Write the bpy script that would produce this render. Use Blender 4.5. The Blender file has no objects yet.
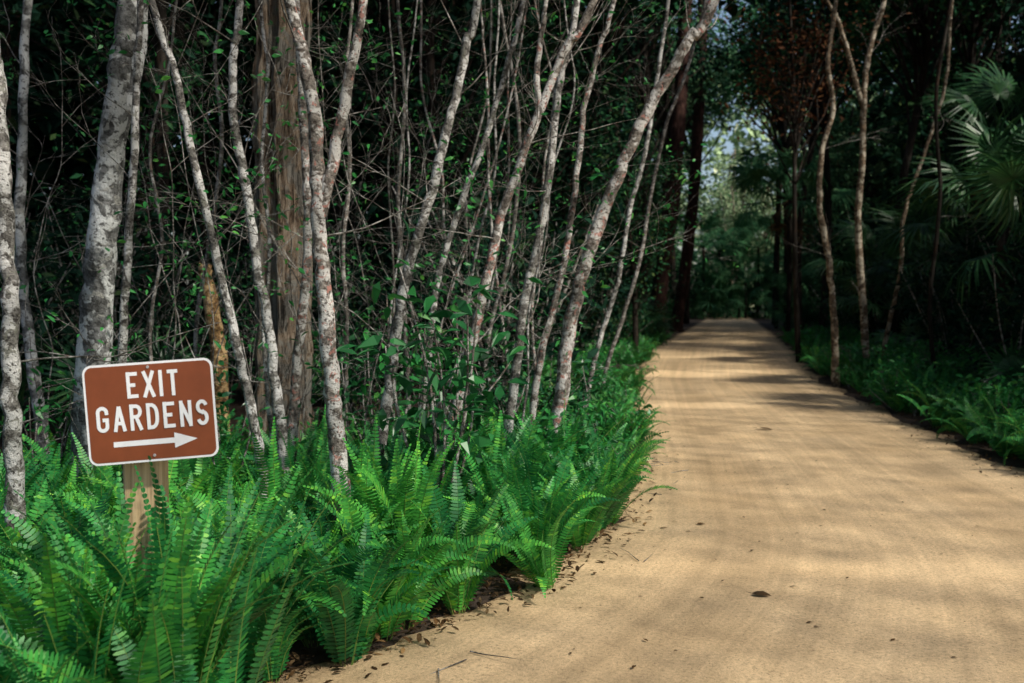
import bpy, math, random
import numpy as np
from mathutils import Vector, Matrix, Euler
R=math.radians
random.seed(11); rng=np.random.default_rng(11)
scene=bpy.context.scene; col=scene.collection
F=995.0; PITCH=math.atan(44.5/F); CAMZ=1.5
SUN=Vector((0.60,-0.42,0.80)).normalized()

def W(px,py,Y):
    dx=(px-512)/F; dy=(341.5-py)/F
    d=Vector((dx, math.cos(PITCH)+dy*math.sin(PITCH), -math.sin(PITCH)+dy*math.cos(PITCH)))
    t=Y/d.y
    return Vector((d.x*t, Y, CAMZ+d.z*t))

LY=[-6,0,3,3.8,4.66,6,9.3,13.6,17.6,28,45,68,80]; LX=[-6,-3.2,-1.25,-0.85,-0.1,0.6,1.2,1.68,2.2,4.05,8.05,13.4,15.5]
RY=[-6,0,8.5,11.9,17.6,28,45,68,80]; RX=[3.6,3.9,4.4,4.75,5.5,7.9,11.6,16.4,19]
def left(y): return float((np.interp(y-.4,LY,LX)+np.interp(y,LY,LX)+np.interp(y+.4,LY,LX))/3)
def right(y): return float(np.interp(y,RY,RX))

# ------------------------------------------------------------ materials
def newmat(name):
    m=bpy.data.materials.new(name); m.use_nodes=True
    nt=m.node_tree; nt.nodes.clear()
    out=nt.nodes.new('ShaderNodeOutputMaterial')
    return m,nt,out
def N(nt,t,**kw):
    n=nt.nodes.new(t)
    for k,v in kw.items():
        if k in n.inputs: n.inputs[k].default_value=v
        else: setattr(n,k,v)
    return n
def ramp(nt,src,stops,interp='LINEAR'):
    r=nt.nodes.new('ShaderNodeValToRGB'); r.color_ramp.interpolation=interp
    e=r.color_ramp.elements
    while len(e)<len(stops): e.new(0.5)
    for i,(p,c) in enumerate(stops):
        e[i].position=p; e[i].color=(*c,1) if len(c)==3 else c
    nt.links.new(src,r.inputs['Fac']); return r
def mix(nt,fac,a,b,mode='MIX'):
    m=nt.nodes.new('ShaderNodeMix'); m.data_type='RGBA'; m.blend_type=mode
    if hasattr(fac,'links') or hasattr(fac,'is_linked'): nt.links.new(fac,m.inputs[0])
    else: m.inputs[0].default_value=fac
    for s,i in ((a,6),(b,7)):
        if isinstance(s,tuple): m.inputs[i].default_value=(*s,1)
        else: nt.links.new(s,m.inputs[i])
    return m.outputs[2]
def noise(nt,coord,scale,detail=4,rough=.6,dist=0):
    n=N(nt,'ShaderNodeTexNoise'); n.inputs['Scale'].default_value=scale; n.inputs['Detail'].default_value=detail
    n.inputs['Roughness'].default_value=rough; n.inputs['Distortion'].default_value=dist
    nt.links.new(coord,n.inputs['Vector']); return n.outputs['Fac']
def bump(nt,h,strength,dist,bsdf,prev=None):
    b=N(nt,'ShaderNodeBump'); b.inputs['Strength'].default_value=strength; b.inputs['Distance'].default_value=dist
    nt.links.new(h,b.inputs['Height'])
    if prev: nt.links.new(prev,b.inputs['Normal'])
    if bsdf: nt.links.new(b.outputs[0],bsdf.inputs['Normal'])
    return b.outputs[0]

def leafmat(name,c1,c2,c3=None,trans=.3,rough=.5,spec=.3,objvar=False):
    m,nt,out=newmat(name)
    g=N(nt,'ShaderNodeNewGeometry')
    r=ramp(nt,g.outputs['Random Per Island'],[(0,c1),(.8,c2),(1,c3 or c2)])
    if trans<=0:
        p=N(nt,'ShaderNodeBsdfDiffuse'); nt.links.new(r.outputs[0],p.inputs[0]); nt.links.new(p.outputs[0],out.inputs[0]); return m
    p=N(nt,'ShaderNodeBsdfPrincipled'); p.inputs['Roughness'].default_value=rough; p.inputs['Specular IOR Level'].default_value=spec
    nz=noise(nt,g.outputs['Position'],3.0,2)
    r2=ramp(nt,nz,[(.3,(.4,.5,.55)),(.7,(1.4,1.25,.9))])
    c=mix(nt,1.0,r.outputs[0],r2.outputs[0],'MULTIPLY')
    if objvar:
        oi=N(nt,'ShaderNodeObjectInfo'); r3=ramp(nt,oi.outputs['Random'],[(0,(.42,.58,.68)),(.5,(1,1,1)),(1,(2.0,1.32,.8))]); c=mix(nt,1.0,c,r3.outputs[0],'MULTIPLY')
    nt.links.new(c,p.inputs['Base Color'])
    t=N(nt,'ShaderNodeBsdfTranslucent'); nt.links.new(c,t.inputs['Color'])
    mx=N(nt,'ShaderNodeMixShader'); mx.inputs[0].default_value=trans
    nt.links.new(p.outputs[0],mx.inputs[1]); nt.links.new(t.outputs[0],mx.inputs[2])
    nt.links.new(mx.outputs[0],out.inputs[0]); return m

def barkmat(name,base,light,dark,spot,lichen=.5,scale=9,stretch=(1,1,1.05),fine=.43):
    m,nt,out=newmat(name)
    tc=N(nt,'ShaderNodeTexCoord'); mp=N(nt,'ShaderNodeMapping'); mp.inputs['Scale'].default_value=stretch
    oi=N(nt,'ShaderNodeObjectInfo'); ad=N(nt,'ShaderNodeVectorMath',operation='ADD'); cb=N(nt,'ShaderNodeCombineXYZ')
    ml=N(nt,'ShaderNodeMath',operation='MULTIPLY'); ml.inputs[1].default_value=37; nt.links.new(oi.outputs['Random'],ml.inputs[0]); nt.links.new(ml.outputs[0],cb.inputs[0])
    nt.links.new(tc.outputs['Object'],ad.inputs[0]); nt.links.new(cb.outputs[0],ad.inputs[1]); nt.links.new(ad.outputs[0],mp.inputs[0]); v=mp.outputs[0]
    a=noise(nt,v,scale,5,.6,.5); b=noise(nt,v,scale*2.6,5,.7); c=noise(nt,v,scale*1.9,2,.5,.8); d=noise(nt,v,scale*5.5,3)
    big=noise(nt,v,scale*.25,2,.5)
    x=mix(nt,ramp(nt,b,[(.38,(0,0,0)),(.6,(1,1,1))]).outputs[0],dark,base)
    x=mix(nt,ramp(nt,a,[(lichen-.025,(0,0,0)),(lichen+.025,(1,1,1))]).outputs[0],x,light)
    x=mix(nt,ramp(nt,c,[(.60,(0,0,0)),(.64,(.85,.85,.85))]).outputs[0],x,spot)
    x=mix(nt,ramp(nt,d,[(fine-.07,(.9,.9,.9)),(fine,(0,0,0))]).outputs[0],x,dark)
    x=mix(nt,1,x,ramp(nt,big,[(.35,(.52,.53,.52)),(.6,(1,1,1))]).outputs[0],'MULTIPLY')
    p=N(nt,'ShaderNodeBsdfPrincipled'); p.inputs['Roughness'].default_value=.9; p.inputs['Specular IOR Level'].default_value=.15
    nt.links.new(x,p.inputs['Base Color'])
    bump(nt,b,.9,.03,p)
    nt.links.new(p.outputs[0],out.inputs[0]); return m

M={}
M['fern']=leafmat('fern_green',(.022,.20,.06),(.055,.38,.095),(.14,.50,.09),.3,.45,.35,True)
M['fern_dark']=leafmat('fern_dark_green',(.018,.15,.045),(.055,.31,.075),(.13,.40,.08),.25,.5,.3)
M['rachis']=leafmat('fern_stalk',(.10,.20,.05),(.18,.28,.07),None,.1)
M['shrub']=leafmat('shrub_green',(.018,.16,.045),(.045,.31,.08),(.11,.38,.08),.3,.4,.4)
M['broad']=leafmat('broad_leaf_deep_green',(.010,.085,.03),(.022,.17,.05),(.05,.22,.06),.2,.35,.5)
M['dark']=leafmat('forest_shade_green',(.006,.02,.014),(.016,.048,.028),(.036,.062,.026),0)  # low albedo puts the shade of the wood into the leaf colour
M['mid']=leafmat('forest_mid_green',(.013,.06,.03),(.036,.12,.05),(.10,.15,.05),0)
M['far']=leafmat('far_hazy_green',(.035,.11,.055),(.09,.21,.10),(.18,.28,.13),0)  # distance haze put into a brighter leaf colour
M['sunny']=leafmat('sunlit_grey_green',(.18,.28,.15),(.36,.48,.26),(.6,.64,.42),0)  # sunlight and haze put into the pale leaf colour
M['russet']=leafmat('russet_brown_leaf',(.05,.025,.015),(.10,.045,.025),(.14,.07,.03),0)
M['palm']=leafmat('palm_green',(.018,.075,.035),(.042,.14,.055),(.08,.17,.07),.2,.4,.35)
M['palm_far']=leafmat('far_palm_haze_green',(.03,.11,.05),(.08,.21,.09),(.14,.27,.12),0)  # palm green brightened to paint in the distance haze
M['palm_dry']=leafmat('dry_palm_tan',(.05,.035,.02),(.10,.07,.035),None,.2,.7,.1)
M['litter']=leafmat('leaf_litter_brown',(.03,.018,.01),(.11,.065,.035),(.24,.16,.09),.05,.8,.1)
M['lichen']=barkmat('lichen_bark',(.27,.26,.24),(.61,.61,.59),(.055,.05,.045),(.24,.24,.20),.50,11)
M['lichen_pink']=barkmat('lichen_bark_pinkish',(.33,.30,.265),(.62,.61,.58),(.07,.058,.05),(.46,.21,.17),.51,11)
M['greybark']=barkmat('grey_lichen_bark',(.24,.245,.24),(.58,.60,.59),(.055,.055,.052),(.36,.36,.33),.50,6)
M['twig']=barkmat('twig_bark',(.26,.245,.22),(.46,.45,.42),(.08,.07,.062),(.24,.18,.14),.52,14)
M['darkbark']=barkmat('dark_bark',(.03,.025,.02),(.06,.052,.043),(.012,.01,.008),(.05,.03,.02),.6,5,(1,1,.25))
M['redbark']=barkmat('red_brown_bark',(.06,.026,.02),(.10,.05,.04),(.016,.01,.008),(.07,.035,.025),.58,5,(1,1,.3))
M['tanbark']=barkmat('warm_tan_bark',(.22,.165,.11),(.46,.41,.32),(.055,.04,.03),(.28,.19,.12),.53,9)
M['sunbark']=barkmat('sunlit_gold_bark',(.40,.24,.10),(.72,.50,.25),(.06,.035,.02),(.3,.16,.07),.52,14)  # warm sunlight put into the bark colour
def stripebark():
    m,nt,out=newmat('fibrous_brown_bark')
    tc=N(nt,'ShaderNodeTexCoord'); mp=N(nt,'ShaderNodeMapping'); mp.inputs['Scale'].default_value=(14,14,1.5)
    nt.links.new(tc.outputs['Object'],mp.inputs[0])
    a=noise(nt,mp.outputs[0],1.3,8,.82,1.2)
    g=noise(nt,tc.outputs['Object'],3.6,5,.7,.6)
    x=ramp(nt,a,[(.39,(.03,.022,.016)),(.45,(.15,.105,.072)),(.51,(.37,.28,.20)),(.63,(.60,.52,.42))]).outputs[0]
    x=mix(nt,ramp(nt,g,[(.46,(0,0,0)),(.55,(.8,.8,.8))]).outputs[0],x,mix(nt,ramp(nt,a,[(.42,(0,0,0)),(.56,(1,1,1))]).outputs[0],(.035,.035,.032),(.36,.36,.33)))
    p=N(nt,'ShaderNodeBsdfPrincipled'); p.inputs['Roughness'].default_value=.95; p.inputs['Specular IOR Level'].default_value=.1
    nt.links.new(x,p.inputs['Base Color']); bump(nt,a,1,.14,p); nt.links.new(p.outputs[0],out.inputs[0]); return m
M['stripe']=stripebark()

def groundmat():
    m,nt,out=newmat('forest_soil')
    g=N(nt,'ShaderNodeNewGeometry'); v=g.outputs['Position']
    a=noise(nt,v,3,6,.7); b=noise(nt,v,40,4,.7)
    x=ramp(nt,a,[(.3,(.02,.014,.009)),(.7,(.07,.045,.028))]).outputs[0]
    x=mix(nt,ramp(nt,b,[(.5,(0,0,0)),(.7,(.7,.7,.7))]).outputs[0],x,(.12,.075,.045))
    p=N(nt,'ShaderNodeBsdfPrincipled'); p.inputs['Roughness'].default_value=.95
    nt.links.new(x,p.inputs['Base Color']); bump(nt,b,.8,.03,p); nt.links.new(p.outputs[0],out.inputs[0]); return m
M['soil']=groundmat()
def sandmat():
    m,nt,out=newmat('packed_tan_sand')
    g=N(nt,'ShaderNodeNewGeometry'); v=g.outputs['Position']
    big=noise(nt,v,.9,5,.65,.3); mid=noise(nt,v,7,7,.75); fine=noise(nt,v,48,6,.85); grit=noise(nt,v,100,3,.75)
    uv=N(nt,'ShaderNodeUVMap'); mp=N(nt,'ShaderNodeMapping'); mp.inputs['Scale'].default_value=(34,.16,1)
    nt.links.new(uv.outputs[0],mp.inputs[0]); tr=noise(nt,mp.outputs[0],1,5,.65)
    x=ramp(nt,big,[(.3,(.70,.515,.295)),(.7,(.77,.585,.355))]).outputs[0]
    x=mix(nt,.4,x,ramp(nt,mid,[(.3,(.70,.67,.65)),(.7,(1.2,1.18,1.16))]).outputs[0],'MULTIPLY')
    x=mix(nt,.8,x,ramp(nt,tr,[(.35,(.82,.81,.80)),(.65,(1.12,1.11,1.10))]).outputs[0],'MULTIPLY')
    x=mix(nt,1,x,ramp(nt,fine,[(.3,(.42,.38,.34)),(.46,(.94,.94,.94)),(.72,(1.3,1.3,1.3))]).outputs[0],'MULTIPLY')
    x=mix(nt,ramp(nt,grit,[(.60,(0,0,0)),(.66,(.75,.75,.75))]).outputs[0],x,(.22,.155,.10))
    sep=N(nt,'ShaderNodeSeparateXYZ'); nt.links.new(uv.outputs[0],sep.inputs[0])
    wt=ramp(nt,sep.outputs[0],[(.16,(1,1,1)),(.22,(.88,.87,.86)),(.30,(.89,.88,.87)),(.36,(1,1,1)),(.64,(1,1,1)),(.70,(.89,.88,.87)),(.78,(.88,.87,.86)),(.84,(1,1,1))])
    x=mix(nt,1,x,wt.outputs[0],'MULTIPLY')
    ed=ramp(nt,sep.outputs[0],[(0,(1,1,1)),(.05,(0,0,0)),(.93,(0,0,0)),(1,(1,1,1))])
    e2=N(nt,'ShaderNodeMath',operation='MULTIPLY'); nt.links.new(ed.outputs[0],e2.inputs[0])
    rr=ramp(nt,mid,[(.35,(0,0,0)),(.6,(1,1,1))]); nt.links.new(rr.outputs[0],e2.inputs[1])
    x=mix(nt,e2.outputs[0],x,(.18,.12,.07))
    p=N(nt,'ShaderNodeBsdfPrincipled'); p.inputs['Roughness'].default_value=.95; p.inputs['Specular IOR Level'].default_value=.12
    nt.links.new(x,p.inputs['Base Color'])
    n2=bump(nt,fine,.9,.010,p)
    nt.links.new(p.outputs[0],out.inputs[0]); return m
M['sand']=sandmat()
def flat(name,c,rough=.5,dirt=.15,sc=12):
    m,nt,out=newmat(name); tc=N(nt,'ShaderNodeTexCoord')
    a=noise(nt,tc.outputs['Object'],sc,6,.7)
    lo=tuple(v*(1-dirt*2) for v in c); hi=tuple(min(1,v*(1+dirt*.5)) for v in c)
    x=ramp(nt,a,[(.3,lo),(.65,hi)]).outputs[0]
    p=N(nt,'ShaderNodeBsdfPrincipled'); p.inputs['Roughness'].default_value=rough
    nt.links.new(x,p.inputs['Base Color']); nt.links.new(p.outputs[0],out.inputs[0]); return m
M['white']=flat('white_reflective_sheeting',(.74,.77,.80),.45,.05)
M['brown']=flat('brown_reflective_sheeting',(.20,.050,.016),.4,.1,7)
M['steel']=flat('dull_steel',(.35,.35,.36),.4)
def woodmat():
    m,nt,out=newmat('weathered_timber'); tc=N(nt,'ShaderNodeTexCoord'); mp=N(nt,'ShaderNodeMapping'); mp.inputs['Scale'].default_value=(30,30,1.5)
    nt.links.new(tc.outputs['Object'],mp.inputs[0]); a=noise(nt,mp.outputs[0],1.5,5,.6,.6); k=noise(nt,tc.outputs['Object'],7,3)
    x=ramp(nt,a,[(.3,(.26,.18,.09)),(.5,(.52,.38,.21)),(.7,(.66,.51,.31))]).outputs[0]
    x=mix(nt,ramp(nt,k,[(.6,(0,0,0)),(.75,(.5,.5,.5))]).outputs[0],x,(.15,.12,.08))
    p=N(nt,'ShaderNodeBsdfPrincipled'); p.inputs['Roughness'].default_value=.8
    nt.links.new(x,p.inputs['Base Color']); bump(nt,a,.5,.01,p); nt.links.new(p.outputs[0],out.inputs[0]); return m
M['wood']=woodmat()

# ------------------------------------------------------------ builders
def tag(o,label=None,cat=None,group=None,kind=None):
    if label: o['label']=label
    if cat: o['category']=cat
    if group: o['group']=group
    if kind: o['kind']=kind
    return o
def empty(name,loc,label,cat,group=None,rz=0):
    o=bpy.data.objects.new(name,None); o.location=loc; o.rotation_euler=(0,0,rz); o.empty_display_size=.2
    col.objects.link(o); return tag(o,label,cat,group)
def link(name,me,parent=None,loc=(0,0,0)):
    o=bpy.data.objects.new(name,me); o.location=loc; col.objects.link(o)
    if parent: o.parent=parent
    return o
class MB:
    def __init__(s): s.v=[]; s.f=[]; s.m=[]
    def poly(s,pts,mi=0):
        b=len(s.v); s.v.extend([tuple(p) for p in pts]); s.f.append(tuple(range(b,b+len(pts)))); s.m.append(mi)
    def tube(s,pts,rad,sides=8,flute=None,mi=0,cap=True):
        pts=[Vector(p) for p in pts]; n=len(pts); b=len(s.v); up=Vector((0.0,1,0))
        for i,p in enumerate(pts):
            t=(pts[min(i+1,n-1)]-pts[max(i-1,0)])
            if t.length<1e-9: t=Vector((0,0,1))
            t.normalize(); a=up.cross(t)
            if a.length<1e-3: a=Vector((1,0,0)).cross(t)
            a.normalize(); c=t.cross(a)
            for k in range(sides):
                th=2*math.pi*k/sides; r=rad[i]
                if flute: r*=flute(th,i/(n-1))
                s.v.append(tuple(p+a*(math.cos(th)*r)+c*(math.sin(th)*r)))
        for i in range(n-1):
            for k in range(sides):
                k2=(k+1)%sides
                s.f.append((b+i*sides+k,b+i*sides+k2,b+(i+1)*sides+k2,b+(i+1)*sides+k)); s.m.append(mi)
        if cap: s.f.append(tuple(b+(n-1)*sides+k for k in range(sides))); s.m.append(mi)
    def arr(s,A,mi=0):
        n,k,_=A.shape; b=len(s.v); s.v.extend(map(tuple,A.reshape(-1,3).tolist()))
        idx=(np.arange(n*k).reshape(n,k)+b).tolist(); s.f.extend(map(tuple,idx)); s.m.extend([mi]*n)
    def mesh(s,name,mats,smooth=False):
        me=bpy.data.meshes.new(name); me.from_pydata(s.v,[],s.f)
        if not isinstance(mats,(list,tuple)): mats=[mats]
        for m in mats: me.materials.append(m)
        if len(mats)>1: me.polygons.foreach_set('material_index',s.m)
        if smooth: me.polygons.foreach_set('use_smooth',[True]*len(s.f))
        me.update(); return me
    def build(s,name,mats,parent=None,smooth=False,loc=(0,0,0)): return link(name,s.mesh(name,mats,smooth),parent,loc)

def unit(a): return a/np.maximum(np.linalg.norm(a,axis=1,keepdims=True),1e-6)
def leaves(C,L,wr=.35,hexa=True,droop=.2,flat=.6,Lvar=.35):
    n=len(C); d=rng.normal(size=(n,3)); d[:,2]=d[:,2]*.6-droop; d=unit(d)
    nn=rng.normal(size=(n,3)); nn[:,2]+=flat*2; s=unit(np.cross(d,nn)); up=np.cross(s,d)
    l=(L*(1+rng.uniform(-Lvar,Lvar,n)))[:,None]; w=l*wr*.5
    C=np.asarray(C)
    if hexa:
        f=[(0,0,0),(.3,1,.06),(.68,.8,.04),(1,0,-.1),(.68,-.8,.04),(.3,-1,.06)]
    else: f=[(0,0,0),(.45,1,.05),(1,0,-.05),(.45,-1,.05)]
    return np.stack([C+d*l*a+s*w*b+up*l*c for a,b,c in f],axis=1)
def clumps(n,k,rad,ctr,cs,shell=.5):
    c=rng.normal(size=(k,3)); c=unit(c)*(rng.uniform(shell,1,(k,1))); c=c*np.array(rad)+np.array(ctr)
    i=rng.integers(0,k,n); sc=rng.uniform(.6,1.3,(k,1))[i]
    return c[i]+rng.normal(size=(n,3))*cs*sc, c

def smoothpts(P,sub=5,jit=0):
    P=[Vector(p) for p in P]; out=[]
    Q=[P[0]*2-P[1]]+P+[P[-1]*2-P[-2]]
    for i in range(1,len(Q)-2):
        for k in range(sub):
            t=k/sub; a,b,c,d=Q[i-1],Q[i],Q[i+1],Q[i+2]
            p=.5*((2*b)+(c-a)*t+(2*a-5*b+4*c-d)*t*t+(3*b-a-3*c+d)*t**3)
            out.append(p+Vector((random.gauss(0,jit),random.gauss(0,jit),0)))
    out.append(P[-1]); return out

# ------------------------------------------------------------ setting
g=MB(); g.poly([(-400,-300,0),(400,-300,0),(400,600,0),(-400,600,0)])
tag(g.build('ground',M['soil']),'dark brown forest soil with leaf litter under the trees','ground',kind='structure')
pm=MB(); rows=np.concatenate([np.arange(-6,12,.12),np.arange(12,78,.4)]); K=30; uvs=[]
for j,y in enumerate(rows):
    jl=.10*math.sin(y*3.1)+.07*math.sin(y*7.7+1)+random.gauss(0,.035); jr=.08*math.sin(y*2.3+2)+.06*math.sin(y*6.1)+random.gauss(0,.03)
    l0=left(y)-.14; r0_=right(y); a=l0+jl; b=r0_+jr
    for k in range(K+1):
        t=k/K; x=l0+(r0_-l0)*t
        if k==0: x=a
        if k==K: x=b
        if k==1: x=max(x,a+.02)
        if k==K-1: x=min(x,b-.02)
        e=min(t,1-t)*K
        z=.014+.010*min(1,e/3)-.005*math.exp(-((t-.27)/.06)**2)-.005*math.exp(-((t-.73)/.06)**2)
        if k in(0,K): z=.0045
        pm.v.append((x,y,max(z,.0045))); uvs.append(((x-l0)/(r0_-l0),y))
for j in range(len(rows)-1):
    for k in range(K):
        q=j*(K+1)+k; pm.f.append((q,q+1,q+K+2,q+K+1)); pm.m.append(0)
path=pm.build('path',M['sand'],None,True)
ul=path.data.uv_layers.new(name='UVMap'); vi=np.zeros(len(path.data.loops),dtype=np.int32); path.data.loops.foreach_get('vertex_index',vi)
ul.data.foreach_set('uv',np.array(uvs)[vi].ravel())
tag(path,'wide packed tan sand path curving away into the woods','path',kind='structure')

C=[]
while len(C)<6500:
    y=2.2+abs(random.gauss(0,1))*9
    if y>40: continue
    if random.random()<.6: x=left(y)+random.gauss(-.12,.15)
    else: x=right(y)+random.gauss(.15,.24)
    C.append((x,y,random.uniform(.022,.04)))
for _ in range(4000):
    y=random.uniform(2.5,16); C.append((left(y)-random.uniform(0,6),y,random.uniform(.01,.03)))
mb=MB(); C=np.array(C); A=leaves(C,.034,.42,True,0,6,.7); A[:,:,2]=np.clip(A[:,:,2],.02,.06); mb.arr(A)
tag(mb.build('leaf_litter',M['litter']),'brown leaf litter strewn along both path margins','leaf litter',kind='stuff')

# ------------------------------------------------------------ sign
def sign():
    c=W(151.5,411.5,3.40); base=Vector((c.x+.0,3.50,0))
    root=empty('direction_sign',base,'brown and white EXIT GARDENS sign with arrow on wooden post in the ferns','sign')
    S=.457/133
    p=MB(); h=.065; ch=.008; z0=-.3; z1=c.z+.12
    ring=[(-h+ch,-h),(h-ch,-h),(h,-h+ch),(h,h-ch),(h-ch,h),(-h+ch,h),(-h,h-ch),(-h,-h+ch)]
    zs=np.linspace(z0,z1,10)
    for i,z in enumerate(zs):
        for x,y in ring: p.v.append((x,y,z))
    for i in range(9):
        for k in range(8): p.f.append((i*8+k,i*8+(k+1)%8,(i+1)*8+(k+1)%8,(i+1)*8+k)); p.m.append(0)
    p.f.append(tuple(72+k for k in range(8))); p.m.append(0)
    post=p.build('post',M['wood'],root); post.rotation_euler=(0,0,R(8)); post.location=(-.066,.02,0)
    def rr(w,h,r,y0,y1,mat,name,par):
        m=MB(); pts=[]
        for cx,cz,a0 in ((w/2-r,h/2-r,0),(-w/2+r,h/2-r,90),(-w/2+r,-h/2+r,180),(w/2-r,-h/2+r,270)):
            for k in range(9): a=R(a0+k*11.25); pts.append((cx+r*math.cos(a),cz+r*math.sin(a)))
        m.poly([(x,y0,z) for x,z in pts]); m.poly([(x,y1,z) for x,z in reversed(pts)])
        n=len(pts)
        for k in range(n): a,b=pts[k],pts[(k+1)%n]; m.poly([(a[0],y0,a[1]),(a[0],y1,a[1]),(b[0],y1,b[1]),(b[0],y0,b[1])])
        return m.build(name,mat,par)
    w,hh=.462,.352
    panel=rr(w,hh,.032,-.0015,.0015,M['white'],'sign_panel',root)
    panel.location=(c.x-base.x,-.102,c.z); panel.rotation_euler=Euler((0,R(-3.6),R(9)),'XYZ'); panel.scale=(.925,1,.975)
    rr(w-.016,hh-.016,.025,-.0024,-.0017,M['brown'],'painted_field',panel)
    layer=[0]
    def ribbon(m,P,wd,H,ox,oz,closed=False,yb=-.0030):
        layer[0]+=1; y=yb-.00012*layer[0]
        P=[Vector((p[0]*H+ox,p[1]*H+oz)) for p in P]; n=len(P); L=[];Rr=[]
        for i in range(n):
            d1=(P[i]-P[i-1]).normalized() if i>0 else None; d2=(P[i+1]-P[i]).normalized() if i<n-1 else None
            if d1 is None: d1=d2
            if d2 is None: d2=d1
            n1=Vector((-d1.y,d1.x)); n2=Vector((-d2.y,d2.x)); mm=(n1+n2)
            if mm.length<1e-4: mm=n1.copy()
            mm.normalize(); s=min(1/max(.35,mm.dot(n1)),1.6); e=wd/2
            q=P[i].copy()
            L.append(q+mm*e*s); Rr.append(q-mm*e*s)
        for i in range(n-1): m.poly([(q.x,y,q.y) for q in (L[i],Rr[i],Rr[i+1],L[i+1])])
    def arc(cx,cy,rx,ry,a0,a1,k=9): return [(cx+rx*math.cos(R(a0+(a1-a0)*i/k)),cy+ry*math.sin(R(a0+(a1-a0)*i/k))) for i in range(k+1)]
    e=.09
    def glyph(ch,w):
        q=w/2
        return {'E':[[(0,-e),(0,1+e)],[(0,1),(w+e*.6,1)],[(0,0),(w+e*.6,0)],[(0,.5),(w*.85,.5)]],
        'X':[[(-.03,-e),(w+.03,1+e)],[(-.03,1+e),(w+.03,-e)]],'I':[[(0,-e),(0,1+e)]],'T':[[(-e*.6,1),(w+e*.6,1)],[(q,-e),(q,1)]],
        'G':[[(w,.70),(w,1-q)]+arc(q,1-q,q,q,20,180)+arc(q,q,q,q,180,360)+[(w,.47),(w*.5,.47)]],
        'A':[[(-.02,-e),(q,1+e*.4)],[(q,1+e*.4),(w+.02,-e)],[(w*.2,.28),(w*.8,.28)]],
        'R':[[(0,-e),(0,1+e)],[(0,1),(w*.45,1)]+arc(w*.5,.76,w*.5,.24,80,-80,8)+[(w*.45,.52),(0,.52)],[(w*.5,.52),(w+.02,-e)]],
        'D':[[(0,-e),(0,1+e)],[(0,1),(w*.4,1)]+arc(w*.4,.6,w*.6,.4,80,0,4)+arc(w*.4,.4,w*.6,.4,0,-80,4)+[(w*.4,0),(0,0)]],
        'N':[[(0,-e),(0,1+e)],[(0,1),(w,0)],[(w,-e),(w,1+e)]],
        'S':[arc(q,.76,q,.24,15,270,12)+arc(q,.26,q,.26,90,-165,12)]}[ch]
    def word(txt,cx,cz,Hpx,totpx,sw,gap):
        m=MB(); sp=sw*S; H=(Hpx-sw)*S
        nI=sum(1 for t in txt if t=='I'); nw=len(txt)-nI
        lw=(totpx*S-sp*len(txt)-gap*S*(len(txt)-1))/nw/H; x=cx*S-totpx*S/2+sp/2
        for t in txt:
            w_=0 if t=='I' else lw
            for P in glyph(t,w_): ribbon(m,P,sp,H,x,cz*S-H/2)
            x+=w_*H+sp+gap*S
        m.build('lettering',M['white'],panel)
    word('EXIT',4,28.5,26.5,54,3.7,4.6)
    word('GARDENS',1.5,-4.5,26.5,116,3.7,4.6)
    m=MB(); z=-31*S; y=-.0034
    m.poly([(-41*S,y,z-2.7*S),(22*S,y,z-2.7*S),(22*S,y,z+2.7*S),(-41*S,y,z+2.7*S)])
    m.poly([(22*S,y-.0002,z-8*S),(46*S,y-.0002,z),(22*S,y-.0002,z+8*S)])
    m.build('arrow',M['white'],panel)
    for bz in (46,-45):
        m=MB(); m.tube([(0,-.0026,bz*S),(0,-.0055,bz*S)],[.0055,.0048],10); m.build('bolt',M['steel'],panel)
sign()

# ------------------------------------------------------------ slender trees
def twig(m,p,d,L,r,depth=0,curl=.25,tips=None):
    n=7; pts=[p.copy()]; q=p.copy(); d=d.normalized()
    for i in range(n):
        d=(d+Vector((random.gauss(0,curl),random.gauss(0,curl),random.gauss(0.02,curl*.7)))*.55).normalized(); q=q+d*L/n; pts.append(q.copy())
    m.tube(pts,[r*(1-.8*i/n) for i in range(n+1)],4)
    if tips is not None: tips.extend(pts[3:])
    if depth>0:
        for _ in range(random.randint(2,4)):
            i=random.randint(2,n-1); dd=(d+Vector((random.gauss(0,.8),random.gauss(0,.8),random.gauss(.1,.6))))
            twig(m,pts[i],dd,L*random.uniform(.35,.65),r*.55,depth-1,curl,tips)
    return pts
def sprig(tips,parent,n,L,mat,sp=.05):
    C=np.array([tuple(random.choice(tips)+Vector([random.gauss(0,sp) for _ in range(3)])) for _ in range(n)])
    m=MB(); m.arr(leaves(C,L,.42)); m.build('foliage',M[mat],parent)
def trunk_pts(px,Y,dY=0,ext=2.0):
    P=[]; n=len(px)
    for i,(x,y) in enumerate(px): P.append(W(x,y,Y+dY*i/max(1,n-1)))
    P=[p for p in P if p.z>0.12]
    d=(P[0]-P[1]); k=P[0].z/max(.2,-d.z) if d.z<-.01 else 0
    b=P[0]+Vector((d.x*min(k,1.5)*.5,0,0)); b.z=0
    d2=(P[-1]-P[-2]).normalized()
    top=P[-1]+(d2+Vector((0,0,.4))).normalized()*ext
    return b,[b+Vector((0,0,-.05))]+P+[top]
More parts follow.
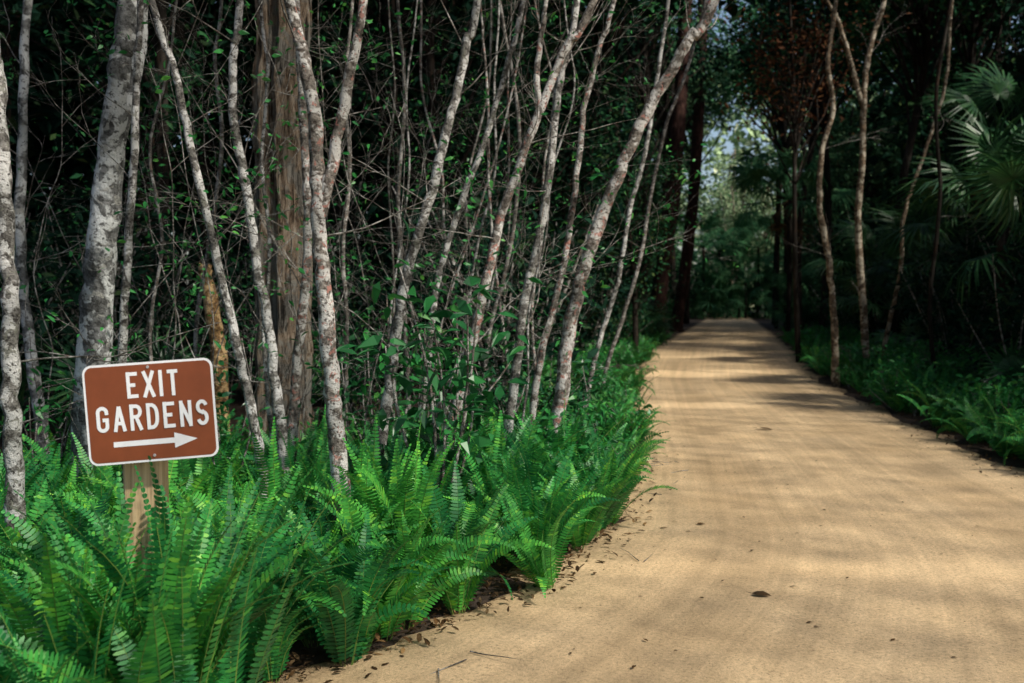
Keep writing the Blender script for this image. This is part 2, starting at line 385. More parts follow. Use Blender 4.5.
def slender(px,Y,wpx,label,mat='lichen',dY=0,ext=2.2,nb=4,forks=(),name='slender_tree',crown=True,sides=14,group=None,taper=.6,flute=None,cat='tree',leafm='mid',lmax=1.5):
    b,P=trunk_pts(px,Y,dY,ext)
    root=empty(name,b,label,cat,group)
    r0=wpx/F*Y/2*.92; Q=smoothpts(P,6,min(.007,r0*.12)); n=len(Q)
    rad=[r0*(1.06-(1.06-taper)*i/n)*(1+random.gauss(0,.04))*(1+.35*math.exp(-i/2.0)) for i in range(n)]
    m=MB(); m.tube([q-b for q in Q],rad,sides,flute); m.build('trunk',M[mat],root,True)
    for fk,fw in forks:
        FP=[W(x,y,Y+dY*.6) for x,y in fk]; d2=(FP[-1]-FP[-2]).normalized(); FP.append(FP[-1]+d2*ext*.8)
        fq=smoothpts(FP,6,min(.006,r0*.08)); k=len(fq); fr=fw/F*Y/2
        m=MB(); m.tube([q-b for q in fq],[fr*(1.1-.5*i/k)*(1+random.gauss(0,.03)) for i in range(k)],10); m.build('limb',M[mat],root,True)
    for _ in range(nb):
        i=random.randint(int(n*.2),n-3); q=Q[i]-b
        d=Vector((random.gauss(.1,1),random.gauss(-.1,.6),random.uniform(.1,1.3)))
        m=MB(); tips=[]; twig(m,q,d,random.uniform(.45,lmax),max(.002,min(.006,r0*.13)),2,.28,tips); br=m.build('branch',M['twig'],root,True)
        if random.random()<.5: sprig(tips,br,random.randint(8,30),.045,'shrub')
    if crown:
        top=Q[-1]-b; c,cc=clumps(180,9,(1.0,1.0,.7),(top.x,top.y,top.z+.3),.22,.3)
        m=MB(); m.arr(leaves(c,.085,.4)); m.build('crown',M[leafm],root)
        m=MB()
        a=top+Vector((0,0,-.5))
        for q in cc[:7]:
            e=Vector(q); mid=(a+e)/2+Vector((0,0,.15)); m.tube([a,mid,e],[.014,.009,.004],5)
        m.build('limb',M['twig'],root,True)
    return root
slender([(14,490),(11,380),(9,280),(4,180),(-3,80),(-12,0)],4.6,20,'pale lichen-spotted trunk at the far left edge of the view','lichen',nb=4)
slender([(40,420),(28,330),(20,230),(23,120),(27,0)],8.5,13,'thin grey trunk behind the leftmost lichen trunk','greybark',nb=4)
slender([(90,430),(95,330),(103,240),(111,160),(121,70),(129,0)],6.6,37,'thick grey lichen-covered trunk rising behind the sign','greybark',nb=3,sides=28,
        forks=[([(104,215),(118,150),(139,60),(145,0)],14)])
slender([(126,440),(123,360),(128,250),(135,150),(137,60),(141,0)],6.2,10,'slim pale stem close against the thick grey trunk','lichen',nb=5)
slender([(262,470),(250,405),(235,340),(214,245),(190,140),(172,60),(152,0)],5.6,11,'slim pale trunk leaning left just right of the sign','lichen',nb=5)
slender([(282,440),(270,340),(258,270),(246,190),(233,110),(234,50),(240,0)],6.6,12,'wavy pale trunk in front of the brown fluted trunk','lichen',nb=6)
fl_=lambda th,t:1+.15*math.sin(5*th+1.6*t)+.09*math.sin(9*th+2-t)+.06*math.sin(17*th+2*t)+.04*math.sin(29*th)+.55*math.exp(-t*6)
slender([(279,440),(281,350),(280,220),(279,100),(282,0)],7.9,50,'massive fluted brown trunk with fibrous stringy bark','stripe',nb=6,sides=96,taper=.88,flute=fl_,name='old_cypress_tree')
slender([(338,445),(330,370),(322,280),(318,195),(315,120),(302,50),(290,0)],5.4,19,'forked pink-blotched trunk with pale lichen left of centre','lichen_pink',nb=5,
        forks=[([(320,215),(333,160),(346,95),(357,40),(364,0)],12)],sides=18)
slender([(292,450),(296,380),(303,310),(308,240),(305,150),(300,60),(296,0)],7.0,12,'pale mottled stem tucked between the fluted and forked trunks','lichen_pink',nb=4)
slender([(272,440),(264,340),(270,250),(262,160),(268,70),(260,0)],7.2,5,'thin crooked stem crossing the massive fluted trunk','lichen',nb=5)
slender([(376,470),(388,400),(396,330),(408,270),(432,190),(452,110),(468,40),(478,0)],6.4,13,'pale trunk leaning right behind the broad-leaved sapling','lichen',nb=6)
slender([(418,440),(428,360),(436,290),(455,220),(485,140),(508,60),(523,0)],7.6,8,'narrow pale stem leaning right behind the first centre trunk','lichen',nb=6)
slender([(447,450),(462,385),(478,315),(492,255),(505,205),(538,115),(568,45),(594,0)],6.8,12,'pinkish lichened trunk sweeping right in the centre','lichen_pink',nb=6,
        forks=[([(540,112),(537,70),(544,20),(548,-10)],6)])
slender([(505,460),(514,380),(525,300),(540,230),(551,160),(560,80),(578,0)],7.2,11,'straightish pale trunk right of the centre group','lichen',nb=6)
slender([(530,450),(538,370),(560,280),(575,190),(584,110),(600,45),(614,0)],8.0,8,'slim blotched stem between the two tallest centre trunks','lichen_pink',nb=5)
slender([(557,440),(563,375),(573,310),(587,258),(612,190),(636,135),(668,75),(692,35),(716,-5)],7.6,16,'long bright lichen trunk leaning farthest right over the path edge','lichen_pink',nb=3,ext=3,lmax=1.0)
slender([(586,400),(600,340),(618,280),(630,210),(648,140),(660,60),(668,0)],10.5,6,'thin upright stem nearest the path, behind the leaning trunk','lichen',nb=5)
slender([(606,370),(622,320),(640,260),(652,190),(668,120),(690,60)],13,5,'very thin leaning stem beside the far left verge','twig',nb=4)
slender([(345,430),(347,330),(343,250),(350,170),(345,90),(352,0)],8.2,5,'thin straight grey stem right of the forked trunk','twig',nb=6)
slender([(200,420),(196,330),(210,240),(222,140),(215,60),(222,0)],8.6,5,'thin dark grey stem left of the fluted trunk','twig',nb=5)
slender([(158,430),(150,330),(162,240),(150,150),(168,70),(176,0)],7.8,4,'thin crooked stem right of the thick grey trunk','twig',nb=6)
slender([(478,430),(490,330),(510,250),(520,150),(512,70),(500,0)],9.5,5,'thin stem curving back left behind the centre trunks','twig',nb=6)
slender([(408,400),(404,300),(398,200),(405,100),(398,0)],9.8,5,'thin vertical stem behind the broad-leaved sapling','twig',nb=6)
slender([(222,430),(218,345),(212,310),(206,276)],9.4,18,'short snag added to stand for the warm patch of sun behind the sign','sunbark',nb=0,ext=.1,crown=False,name='sun_patch_snag',taper=.7)  # added in place of a sunlit patch, glow is in the bark colour
for i in range(10):
    x0=(375+i*26 if i<6 else 470+(i-6)*22)+random.uniform(-8,8); Y=random.uniform(7.4,11); sl_=random.uniform(-.1,.22); pts=[]; x=x0
    for y in (440,380,310,240,170,90,0): pts.append((x,y)); x+=sl_*75+random.gauss(0,10)
    slender(pts,Y,random.uniform(2.5,4.5),'slim pale stem in the thicket between the centre trunks',random.choice(('lichen','lichen_pink','twig')),nb=4,group='slim stems of the centre thicket',crown=False,sides=8)
slender([(838,382),(834,320),(829,260),(820,205),(822,150),(833,110),(828,60),(836,0)],16.5,7,'crooked tan trunk nearest the right edge of the path','tanbark',nb=3,crown=False)
slender([(866,352),(862,290),(858,220),(863,150),(864,90),(872,40),(884,0)],18,8,'second tan trunk from the path on the right side','tanbark',nb=3,crown=False,
        forks=[([(864,110),(850,60),(838,20),(826,0)],5)])
slender([(884,350),(892,310),(901,270),(903,220),(915,180),(932,130),(946,80),(952,0)],18.5,5,'thin curving tan stem right of the two tan trunks','tanbark',nb=3,crown=False)
slender([(935,380),(930,300),(940,200),(936,100),(950,0)],15,5,'dark slim trunk among the fan palms on the right','darkbark',nb=4,crown=False)
slender([(656,328),(661,280),(672,200),(680,100),(686,0)],36,17,'dim red-brown pine trunk, left one of the far pair','redbark',nb=2,crown=False,name='pine_tree',taper=.85)
slender([(677,322),(685,270),(694,190),(699,100),(703,0)],43,13,'dim red-brown pine trunk, right one of the far pair','redbark',nb=2,crown=False,name='pine_tree',taper=.85)

for i in range(60):
    Y=random.uniform(6.2,12); px=random.uniform(10,600); h=random.uniform(1.6,4.4)
    x=(px-512)/F*Y
    if x>left(Y)-.9: continue
    root=empty('thin_sapling',(x,Y,0),'thin pale sapling with few small leaves among the left trunks','sapling','thin saplings among the left trunks')
    lean=random.gauss(.03,.26); pts=[Vector((0,0,-.03))]; q=Vector((0,0,0)); d=Vector((lean,random.gauss(0,.1),1)).normalized()
    for k in range(12):
        d=(d+Vector((random.gauss(.0,.14),random.gauss(0,.09),.03))).normalized(); q=q+d*h/12; pts.append(q.copy())
    r=random.uniform(.003,.008)
    m=MB(); pp=smoothpts(pts,3); m.tube(pp,[r*(1-.7*k/len(pp)) for k in range(len(pp))],6); m.build('stem',M['twig'],root,True)
    tips=[]
    for _ in range(4):
        m=MB(); twig(m,random.choice(pts[3:]),Vector((random.gauss(0,1),random.gauss(0,.5),random.uniform(0,1.2))),random.uniform(.4,1.4),r*.4,2,.28,tips); m.build('branch',M['twig'],root,True)
    sprig(tips+pts[4:],root,random.randint(15,90),.052,'shrub',.06)

# ------------------------------------------------------------ ferns
def fern_mesh(name,nf,Lmin,Lmax,mat,spread=1.0,ll0=.060,st=.0215):
    m=MB()
    for f in range(nf):
        az=2*math.pi*(f+random.random())/nf; L=random.uniform(Lmin,Lmax); t=random.uniform(.04,.52)*spread; bend=random.choice((random.uniform(.3,.9),random.uniform(1.0,2.1)))*spread
        n=int(L/st); q=Vector((math.cos(az)*.04,math.sin(az)*.04,0)); pts=[]; hd=az; tw=random.gauss(0,.5); wk=random.uniform(.85,1.15)
        for i in range(n+1):
            s=i/n; ang=t+bend*s**1.8; hd+=tw*.014
            d=Vector((math.sin(ang)*math.cos(hd),math.sin(ang)*math.sin(hd),math.cos(ang))); pts.append((q.copy(),d)); q=q+d*(L/n)
        pk=[p for p,_ in pts[::4]]
        m.tube(pk,[.0034*(1-.7*k/len(pk)) for k in range(len(pk))],3,mi=1)
        roll=random.gauss(0,.5)
        for i in range(int(n*.10),n+1):
            s=i/n; p,d=pts[i]; side=Vector((-math.sin(hd),math.cos(hd),0)); nrm=d.cross(side).normalized()
            side=(side*math.cos(roll)+nrm*math.sin(roll)).normalized(); nn=side.cross(d)
            ll=ll0*wk*min(1,(1-s)*2.3+.14)*min(1,.5+s*2.4)*random.uniform(.92,1.06); w=st*.45
            for sg in (-1,1):
                o=(side*sg+d*.16+nn*random.gauss(-.12,.05)).normalized()
                b=p
                m.poly([b-d*w*.8,b+o*ll*.6-d*w*.88,b+o*ll*.93-d*w*.4,b+o*ll+d*w*.1,b+o*ll*.7+d*w*.8,b+d*w*.95])
    return m.mesh(name,[mat,M['rachis']])
FM=[fern_mesh('sword_fern',random.randint(11,17),.56,.96,M['fern'],random.choice((.85,1,1.12))) for _ in range(9)]
FT=[fern_mesh('sword_fern',random.randint(12,16),.80,1.06,M['fern'],.62) for _ in range(4)]
FL=[fern_mesh('sword_fern',15,.42,.8,M['fern'],1.1) for _ in range(4)]
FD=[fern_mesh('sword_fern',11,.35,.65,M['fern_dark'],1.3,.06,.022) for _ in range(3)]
placed=[]
def fern(x,y,me,s,label,group):
    o=link('sword_fern',me,None,(x,y,0)); o.rotation_euler=(random.gauss(0,.12),random.gauss(0,.12),random.uniform(0,6.28)); o.scale=(s,s,s)
    tag(o,label,'fern',group); placed.append((x,y)); return o
LG={'e':('bright green sword fern on the front fringe of the bed beside the sand path','sword ferns fringing the path'),
    's':('bright green sword fern in the near bed around the sign post','sword ferns around the sign post'),
    'b':('bright green sword fern in the bed below the pale trunks','sword ferns below the pale trunks')}
for x,y,s in ((-1.19,3.25,.94),(-1.13,3.10,.91),(-1.25,3.14,.91),(-1.05,3.02,.87),(-1.15,2.95,.85),(-1.40,3.12,.87),(-.93,3.18,.85),(-1.28,2.92,.82),(-1.10,3.2,.91)):
    fern(x,y,random.choice(FT),s,*LG['s'])
for x,y,s in ((-1.42,2.7,.74),(-.95,2.75,.74),(-1.2,2.6,.7),(-1.0,3.85,.86),(-1.6,3.8,.86)):
    fern(x,y,random.choice(FM),s,*LG['s'])
y=2.5
while y<8.6:
    big=4.8<y<7.5
    fern(left(y)-.10+random.gauss(0,.08),y,random.choice(FL+FM[:3] if not big else FM),random.uniform(.58,.9),*LG['e']); y+=random.uniform(.12,.23)
tries=0
while tries<12000 and len(placed)<290:
    tries+=1
    y=random.uniform(2.1,8.8); l=left(y); x=random.uniform(-.56*y-.5,l-.2)
    if x<l-3.8: continue
    if y>6.4 and x<l-2.0 and random.random()<.6: continue
    if math.hypot(x+1.28,y-3.5)<.24: continue
    if any(math.hypot(x-a,y-b)<.22 for a,b in placed): continue
    hs=random.choice((random.uniform(.52,.76),random.uniform(.78,.97)))
    if -1.8<x<-.8 and y<3.45: hs=min(hs,.8)
    if y<3.0: hs*=.82
    if y<4.2: fern(x,y,random.choice(FM),hs*.96,*LG['s'])
    else:
        mesh=random.choice(FM[:5]+FT) if (x>-1.6 and 4.8<y<7) else random.choice(FM)
        fern(x,y,mesh,hs*(.95 if y<7 else .78),*LG['b'])
UV=[];UF=[];UM=[];base=0
def addcopy(me,x,y,s,rz):
    global base
    n=len(me.vertices); co=np.zeros(n*3); me.vertices.foreach_get('co',co); co=co.reshape(-1,3)*s
    c,s_=math.cos(rz),math.sin(rz); q=co.copy(); q[:,0]=co[:,0]*c-co[:,1]*s_+x; q[:,1]=co[:,0]*s_+co[:,1]*c+y
    UV.extend(map(tuple,q.tolist()))
    for p in me.polygons: UF.append(tuple(v+base for v in p.vertices)); UM.append(p.material_index)
    base+=n
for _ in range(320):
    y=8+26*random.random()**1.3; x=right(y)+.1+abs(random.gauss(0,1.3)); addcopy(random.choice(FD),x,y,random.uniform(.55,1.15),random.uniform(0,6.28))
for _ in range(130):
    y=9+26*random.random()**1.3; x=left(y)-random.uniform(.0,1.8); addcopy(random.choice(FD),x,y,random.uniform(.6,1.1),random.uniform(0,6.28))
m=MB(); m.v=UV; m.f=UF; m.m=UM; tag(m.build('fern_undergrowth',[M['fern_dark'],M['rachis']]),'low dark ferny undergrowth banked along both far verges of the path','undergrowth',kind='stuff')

# ------------------------------------------------------------ shrubs
def shrub_meshes(h,rad,n,L,mat,k=10):
    m=MB(); st=[]
    for j in range(k):
        az=random.uniform(0,6.28); top=Vector((math.cos(az)*rad*random.uniform(.2,1),math.sin(az)*rad*random.uniform(.2,1),h*random.uniform(.5,1)))
        pts=smoothpts([Vector((0,0,-.02)),top*.5+Vector((random.gauss(0,.06),random.gauss(0,.06),.1)),top],4); st.append(pts); m.tube(pts,[.009*h/1.2*(1-.75*i/len(pts)) for i in range(len(pts))],5)
    a=m.mesh('stems',M['twig'],True)
    C=[]
    for _ in range(n):
        p=random.choice(st); i=int(len(p)*random.uniform(.3,.999)); C.append(tuple(p[i]+Vector([random.gauss(0,.10*h/1.2) for _ in range(3)])))
    m=MB(); m.arr(leaves(np.array(C),L,.38,True,.15,.8)); return a,m.mesh('foliage',mat)
def shrub(x,y,ms,s,label,group=None,name='leafy_shrub'):
    root=empty(name,(x,y,0),label,'shrub',group,random.uniform(0,6.28)); root.scale=(s,s,s)
    link('stems',ms[0],root); link('foliage',ms[1],root); return root
SBR=shrub_meshes(1.6,.42,220,.125,M['broad'],8)
SB=[shrub_meshes(1.5,.4,170,.09,M['broad' if q%2 else 'shrub'],6) for q in range(4)]
SL=[shrub_meshes(.6,.35,260,.075,M['shrub'],9) for _ in range(3)]
SDk=[shrub_meshes(2.6,1.3,1300,.15,M['dark'],16) for _ in range(4)]
SMd=[shrub_meshes(1.5,.9,800,.11,M['mid'],14) for _ in range(4)]
def atx(px,Y): return (px-512)/F*Y
shrub(atx(438,6.0),6.0,SBR,1.1,'tall broad-leaved dark sapling shrub in front of the centre trunks')
shrub(atx(355,6.9),6.9,SB[1],.9,'leafy green shrub right of the forked trunk')
shrub(atx(408,7.0),7.0,SB[2],1.1,'loose leafy shrub at the foot of the right-leaning pale trunk')
shrub(atx(575,8.2),8.2,SB[3],.75,'low leafy shrub at the foot of the farthest-leaning trunk')
shrub(atx(222,6.6),6.6,SB[1],.85,'small leafy shrub below the wavy pale trunk')
shrub(atx(40,6.6),6.6,SB[2],.8,'small leafy shrub left of the thick grey trunk')
shrub(atx(520,8.6),8.6,SMd[0],.8,'bushy low shrub behind the straightish centre trunk')
for _ in range(26):
    y=random.uniform(6.5,24); shrub(left(y)-random.uniform(.1,1.2),y,random.choice(SL),random.uniform(.6,1.1),'low leafy plant on the left edge of the path beyond the ferns','low leafy plants on the left verge','low_leafy_plant')
for _ in range(130):
    y=8+24*random.random()**1.2; shrub(right(y)+random.uniform(.1,2.8),y,random.choice(SL),random.uniform(.55,1.3),'low leafy plant on the right edge of the path','low leafy plants on the right verge','low_leafy_plant')
for _ in range(24):
    y=random.uniform(8.8,15); px=random.uniform(-60,600); x=atx(px,y)
    if x>left(y)-1.4 or (170<px<330 and y<10.5): continue
    shrub(x,y,random.choice(SMd+SDk[:2]),random.uniform(.7,1.2),'dim green bush in the shade behind the pale trunks','shaded bushes behind the pale trunks','forest_bush')
for _ in range(60):
    y=random.uniform(15,60); x=left(y)-random.uniform(1.2,6)
    shrub(x,y,random.choice(SDk+SMd[:2]),random.uniform(.8,1.5),'dark bush in the woods left of the far path','dark bushes left of the far path','forest_bush')
for _ in range(56):
    y=random.uniform(11,60); x=right(y)+random.uniform(1.8,6)
    shrub(x,y,random.choice(SDk[:2]+SMd),random.uniform(.7,1.3),'dark bush in the woods right of the path','dark bushes right of the path','forest_bush')
for y in (25,28,31,34,38):
    shrub(left(y)-.9,y,random.choice(SMd),1.0,'green bush hiding the feet of the far red-brown pines','bushes at the feet of the far pines','forest_bush')

# ------------------------------------------------------------ palms
def fan(Rr,nb,droop,mat):
    m=MB()
    m.tube([(0,0,0),(0,.35,.03),(0,.7,.03),(0,1,0)],[.012,.010,.008,.006],5,mi=0)
    for k in range(nb):
        a=R(-140+280*k/(nb-1))+random.gauss(0,.03); L=Rr*(1-.25*abs(a)/2.4)*random.uniform(.88,1.05)
        d=Vector((math.sin(a),math.cos(a),0)); s=Vector((d.y,-d.x,0)); h=Vector((0,1,0)); w=Rr*.034
        pr=None; dr=droop*random.uniform(.7,1.4)
        for (t,ww,z) in ((0,.2,0),(.35,1,.05),(.7,.75,-dr*.3),(1,.05,-dr)):
            p=h+d*L*t+Vector((0,0,z*L)); c=(p-s*w*ww,p+Vector((0,0,-.35*w*ww)),p+s*w*ww)
            if pr: m.poly([pr[0],pr[1],c[1],c[0]]); m.poly([pr[1],pr[2],c[2],c[1]])
            pr=c
    return m.mesh('frond',mat)
FAN=[fan(.66,26,.3,M['palm']),fan(.74,28,.45,M['palm']),fan(.6,24,.6,M['palm'])]; FDRY=fan(.55,20,.9,M['palm_dry'])
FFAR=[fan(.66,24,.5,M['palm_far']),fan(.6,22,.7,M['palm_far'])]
def palm(x,y,h,nf,s,label,group=None,name='palmetto_palm',dry=0,lo=5,fm=None):
    root=empty(name,(x,y,0),label,'palm',group)
    if h>.1:
        m=MB(); q=[Vector((0,0,-.05)),Vector((.03,0,h*.5)),Vector((0,0,h))]; pp=smoothpts(q,10)
        m.tube(pp,[.09*(1+.12*math.sin(i*2.4)) for i in range(len(pp))],12); m.build('trunk',M['darkbark'],root,True)
    for i in range(nf+dry):
        o=link('frond',random.choice(fm or FAN) if i<nf else FDRY,root,(0,0,h))
        el=R(random.uniform(lo,80)) if i<nf else R(random.uniform(-60,-25))
        if h<.1: el=R(random.uniform(20,80))
        o.rotation_euler=Euler((el,random.gauss(0,.3),random.uniform(0,6.28)),'XYZ'); k=s*random.uniform(.8,1.15); o.scale=(k,k,k)
    return root
palm(atx(1078,12.5),12.5,2.3,20,1.1,'tall fan palm at the right edge with spiky fronds',None,'cabbage_palm',0,-30)
palm(atx(1000,16),16,2.7,20,1.1,'fan palm behind the thin curving tan stem on the right',None,'cabbage_palm',1,-30)
palm(atx(1005,20.5),20.5,4.6,20,1.2,'highest fan palm at the right edge, behind the nearer ones',None,'cabbage_palm',1,-30)
palm(atx(930,23),23,2.2,16,1.1,'fan palm seen between the curving stem and the dark slim trunk',None,'cabbage_palm',0,-20)
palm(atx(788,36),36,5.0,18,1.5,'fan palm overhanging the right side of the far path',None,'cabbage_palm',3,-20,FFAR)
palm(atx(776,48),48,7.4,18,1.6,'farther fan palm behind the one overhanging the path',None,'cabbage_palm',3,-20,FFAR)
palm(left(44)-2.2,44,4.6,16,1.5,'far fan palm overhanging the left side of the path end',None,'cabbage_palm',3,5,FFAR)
palm(atx(1010,12.5),12.5,0,10,.6,'low palmetto below the tall fan palm on the right')
palm(atx(905,20),20,0,10,1.0,'low palmetto just behind the tan trunks')
for i in range(20):
    y=random.uniform(20,62); palm(right(y)+random.uniform(1.4,4),y,random.choice((0,0,1.2,2)),12,1.2,'fan palm clump crowding the right side of the path','fan palms right of the far path',fm=FFAR if y>34 else None)
for i in range(14):
    y=random.uniform(22,64); palm(left(y)-random.uniform(1.2,4),y,random.choice((0,0,1.5)),11,1.2,'fan palm clump crowding the far left side of the path','fan palms left of the far path',fm=FFAR if y>34 else None)
for i in range(20):
    palm(10.5+i*.65+random.uniform(-.3,.3),random.uniform(68.5,72),random.choice((0,1,2.5,4,5)),14,2.0,'fan palm clump standing across the end of the path','fan palms across the path end',lo=-20,fm=FFAR)
palm(atx(150,9.5),9.5,0,8,.8,'dim palmetto in the shade behind the sign')
palm(atx(60,10.5),10.5,0,8,.9,'dim palmetto in the shade at far left')

# ------------------------------------------------------------ forest trees
def tree_meshes(h,r,crown,n,L,mat,bark,cz=.62,ch=.36,k=22):
    m=MB(); P=smoothpts([Vector((0,0,-.1)),Vector((random.gauss(0,.15),0,h*.3)),Vector((random.gauss(0,.3),random.gauss(0,.3),h*.65)),Vector((random.gauss(0,.4),random.gauss(0,.4),h*.95))],5)
    m.tube(P,[r*(1-.7*i/len(P)) for i in range(len(P))],10)
    c,cc=clumps(n,k,(crown,crown,h*ch),(0,0,h*cz),.42,.35)
    for q in cc:
        i=int(len(P)*min(.9,max(.2,(q[2]/h)*.75))); a=P[i]; e=Vector(q); m.tube([a,(a+e)/2+Vector((random.gauss(0,.2),random.gauss(0,.2),.2)),e],[r*.3,r*.18,.012],5)
    t=m.mesh('trunk',bark,True); m=MB(); m.arr(leaves(c,L,.45,False)); return t,m.mesh('crown',mat)
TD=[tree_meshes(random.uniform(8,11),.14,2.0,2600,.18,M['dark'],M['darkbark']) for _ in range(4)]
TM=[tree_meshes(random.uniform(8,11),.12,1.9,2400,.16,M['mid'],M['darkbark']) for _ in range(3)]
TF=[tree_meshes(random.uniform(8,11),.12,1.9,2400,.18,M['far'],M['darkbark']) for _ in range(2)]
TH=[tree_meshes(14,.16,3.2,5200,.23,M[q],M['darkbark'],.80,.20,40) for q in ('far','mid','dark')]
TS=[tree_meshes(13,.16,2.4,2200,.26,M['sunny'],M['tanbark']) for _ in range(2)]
TR=tree_meshes(9,.07,1.4,1300,.13,M['russet'],M['darkbark'],.74,.2)
def ftree(x,y,ms,s,label,group=None,z=1):
    root=empty('forest_tree',(x,y,0),label,'tree',group,random.uniform(0,6.28)); root.scale=(s,s,s*z)
    link('trunk',ms[0],root); link('crown',ms[1],root)
for _ in range(26):
    y=random.uniform(12,30); x=atx(random.uniform(-150,640),y)
    if x>left(y)-3.2: x=left(y)-random.uniform(3.2,8)
    ftree(x,y,random.choice(TD+TM[:1]),random.uniform(.85,1.2),'dark leafy tree deep in the woods on the left','dark trees in the left woods')
for _ in range(24):
    y=random.uniform(24,64); ftree(left(y)-random.uniform(1.8,8),y,random.choice(TD+TM if y<40 else TM+TF),random.uniform(1,1.4),'leafy tree lining the far left side of the path','trees lining the far path on the left')
n=0
while n<38:
    y=random.uniform(8,64); o=random.uniform(3,13)
    if y<21 and o<10: continue
    if y<27 and o<6.5: continue
    n+=1
    ftree(right(y)+o,y,random.choice(TD+TM if y<40 else TM+TF+TF),(random.uniform(.7,.9)+o*.035) if y<32 else random.uniform(1.1,1.5),'leafy tree in the dark woods on the right','trees in the right woods')
for x,y,s_ in ((left(30)-2.4,30,1),(left(36)-1.2,36,1.0),(left(42)-1.0,42,1.05),(left(48)-1.0,48,1.1),(left(56)-.8,56,1.15),(right(28)+3,28,.95),(right(34)+1.4,34,1.0),(right(40)+1.0,40,1.05),(right(47)+1.0,47,1.15),(right(54)+.8,54,1.25),(right(30)+5.5,30,1.1),(right(38)+6,38,1.2),(right(24)+7.5,24,1.0),(right(46)+7,46,1.3)):
    ftree(x,y,random.choice(TH[:2] if y>40 else TH[1:]),s_,'tall tree with a high crown closing over the far path','high-crowned trees over the far path')
ftree(atx(806,22),22.5,TR,1.0,'russet-leaved tree hanging over the right of the path',None)
ftree(atx(636,23),23,TM[1],.62,'smaller leafy tree left of the far red-brown pines',None)
for i in range(12):
    ftree(random.uniform(10,28),random.uniform(74,86),random.choice(TS),random.uniform(.7,1.1),'pale sunlit tree beyond the end of the path','sunlit trees beyond the path end')

def mass(name,pts,L,mat,label,wr=.6):
    m=MB(); m.arr(leaves(np.array(pts),L,wr,False,.1,.3)); tag(m.build(name,mat),label,'woodland',kind='stuff')
P=[]
for _ in range(30000):
    y=random.uniform(18,25); x1=left(y)-3.6; P.append((random.uniform(-22,x1),y,14*random.random()**.9))
for _ in range(6000):
    y=random.uniform(4,18); P.append((random.uniform(-15,-10.5),y,12*random.random()))
for _ in range(17000):
    y=random.uniform(25,70); P.append((left(y)-random.uniform(3.5,8),y,17*random.random()))
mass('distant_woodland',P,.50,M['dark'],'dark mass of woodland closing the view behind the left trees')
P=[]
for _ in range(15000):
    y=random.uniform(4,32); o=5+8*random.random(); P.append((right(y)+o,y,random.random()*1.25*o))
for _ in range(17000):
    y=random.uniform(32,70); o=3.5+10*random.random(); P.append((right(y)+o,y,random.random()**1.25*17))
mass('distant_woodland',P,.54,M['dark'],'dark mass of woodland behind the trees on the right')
P=[]
for _ in range(8000):
    y=random.uniform(71,77); x=random.uniform(2,38); P.append((x,y,5.5*random.random()**1.3+.8*math.sin(x*1.3)))
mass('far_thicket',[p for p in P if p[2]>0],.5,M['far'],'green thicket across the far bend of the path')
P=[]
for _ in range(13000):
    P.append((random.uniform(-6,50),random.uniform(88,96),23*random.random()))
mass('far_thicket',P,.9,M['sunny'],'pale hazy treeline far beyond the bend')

# unseen leaf layers added overhead to shade the path and the left woods
kx,ky=SUN.x/SUN.z,SUN.y/SUN.z
P=[]; st=.075
for ty in np.arange(-2,32,st):
    l=left(ty); rt=right(ty); zz=max(4.8,1.75+.28*ty)
    for tx in np.arange(l-(5 if ty<13 else 2.2),rt+2.5,st):
        jx,jy=random.uniform(-.11,.11),random.uniform(-.11,.11); qx,qy=tx+jx,ty+jy
        d=.9 if qx>l-.3 else .24
        if qx>rt+.3: d=.12
        for a,b,f in ((18.4,20.2,0),(13.25,13.8,0),(5.25,5.55,.1),(24,24.9,0)):  # slots left in the added leaves to let sun bands through
            if a+.06*math.sin(qx*1.7)<qy<b+.06*math.sin(qx*2.6+1) and qx>l-.6: d=f
        if random.random()>d: continue
        z=zz+random.uniform(0,.3); P.append((qx+kx*z,qy+ky*z,z))
mass('shade_leaf_layer',P,.125,M['mid'],'unseen leaf layer added to shade the path, slotted for sun bands',.6)
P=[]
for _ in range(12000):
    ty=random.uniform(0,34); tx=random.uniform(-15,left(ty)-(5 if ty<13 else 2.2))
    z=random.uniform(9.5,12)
    if math.hypot(tx+4.2,ty-10.3)<1.1: continue  # opening left for sun on the added snag
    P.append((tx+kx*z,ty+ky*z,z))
mass('shade_leaf_layer',P,.5,M['dark'],'unseen leaf layer added to shade the woods on the left',.6)

# ------------------------------------------------------------ small debris on the path
def fl(x,y,s,label,group=None,rz=None):
    m=MB(); pts=[]
    for t,w in ((0,0),(.25,.22),(.55,.26),(.8,.14),(1,0)): pts.append((t-.5,w,.06*math.sin(t*3)+.03))
    up=[(a,b,c+.05*b) for a,b,c in pts]; lo=[(a,-b,c+.08*b) for a,b,c in pts[1:-1]][::-1]
    m.poly([(p[0]*s,p[1]*s,p[2]*s) for p in up+lo]); m.tube([(-.5*s,0,.03*s),(-.75*s,.03*s,.05*s)],[.012*s,.008*s],4)
    o=m.build('fallen_leaf',M['litter'],None,False,(x,y,.027)); o.rotation_euler=(random.gauss(0,.1),random.gauss(0,.1),rz if rz is not None else random.uniform(0,6.28))
    return tag(o,label,'leaf',group)
a=W(762,603,4.85); fl(a.x,4.86,.10,'largest dark curled leaf lying alone on the near path',None,-.4)
a=W(765,433,11); fl(a.x,11.0,.2,'dark fallen leaf lying mid-path farther away',None,.1)
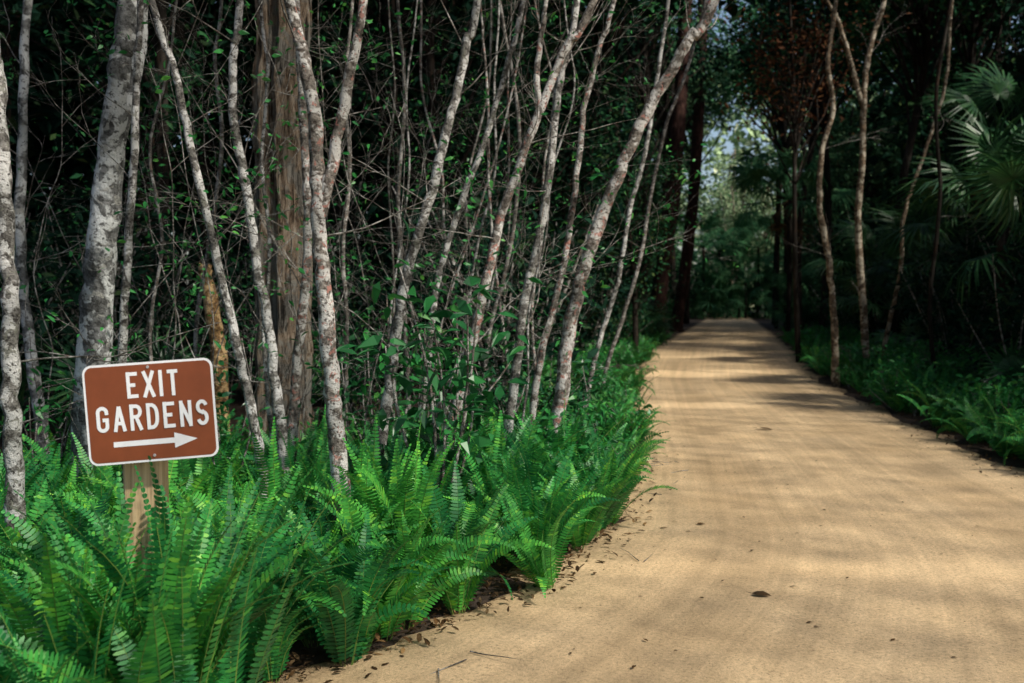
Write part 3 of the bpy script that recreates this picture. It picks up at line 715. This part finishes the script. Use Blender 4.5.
fl(atx(703,6.4),6.4,.07,'small fallen leaf just beyond the bright band on the path',None,.5)
for i in range(220):
    y=2.9+15*random.random()**1.5; t=random.random(); t=t*.4 if random.random()<.4 else t
    x=left(y)+.1+(right(y)-left(y)-.2)*t; fl(x,y,random.uniform(.012,.036),'tiny brown leaf fragment scattered on the sand path','leaf fragments scattered on the path')
for i in range(18):
    y=random.uniform(3.4,9); x=left(y)+random.uniform(-.1,.5); m=MB(); L=random.uniform(.1,.35)
    twig(m,Vector((0,0,.012)),Vector((1,0,0)),L,.0035,0,.1)
    for k,v in enumerate(m.v): m.v[k]=(v[0],v[1],min(max(v[2],.0),.03))
    o=m.build('fallen_twig',M['twig'],None,True,(x,y,.02)); o.rotation_euler=(0,0,random.uniform(0,6.28)); tag(o,'short dry twig lying at the left path margin','twig','dry twigs at the left path margin')

# ------------------------------------------------------------ light, camera
w=bpy.data.worlds.new('World'); scene.world=w; w.use_nodes=True; nt=w.node_tree
bg=nt.nodes['Background']; sk=nt.nodes.new('ShaderNodeTexSky'); sk.sky_type='NISHITA'; sk.sun_disc=False
sk.sun_elevation=math.asin(SUN.z); sk.sun_rotation=math.atan2(SUN.x,SUN.y); sk.dust_density=2.5
nt.links.new(sk.outputs[0],bg.inputs[0]); bg.inputs[1].default_value=.15
sl=bpy.data.lights.new('sun','SUN'); sl.energy=5; sl.angle=R(2.5); sl.color=(1,.93,.82)
so=bpy.data.objects.new('sun',sl); col.objects.link(so); so.rotation_euler=SUN.to_track_quat('Z','Y').to_euler()
cd=bpy.data.cameras.new('camera'); cam=bpy.data.objects.new('camera',cd); col.objects.link(cam)
cd.sensor_width=36; cd.lens=36*F/1024; cd.clip_end=2000; cd.clip_start=.05
cam.location=(0,0,CAMZ); cam.rotation_euler=(math.pi/2-PITCH,0,0)
cd.dof.use_dof=True; cd.dof.focus_distance=4.6; cd.dof.aperture_fstop=2.8
scene.camera=cam
scene.view_settings.view_transform='Standard'; scene.view_settings.look='None'; scene.view_settings.exposure=0
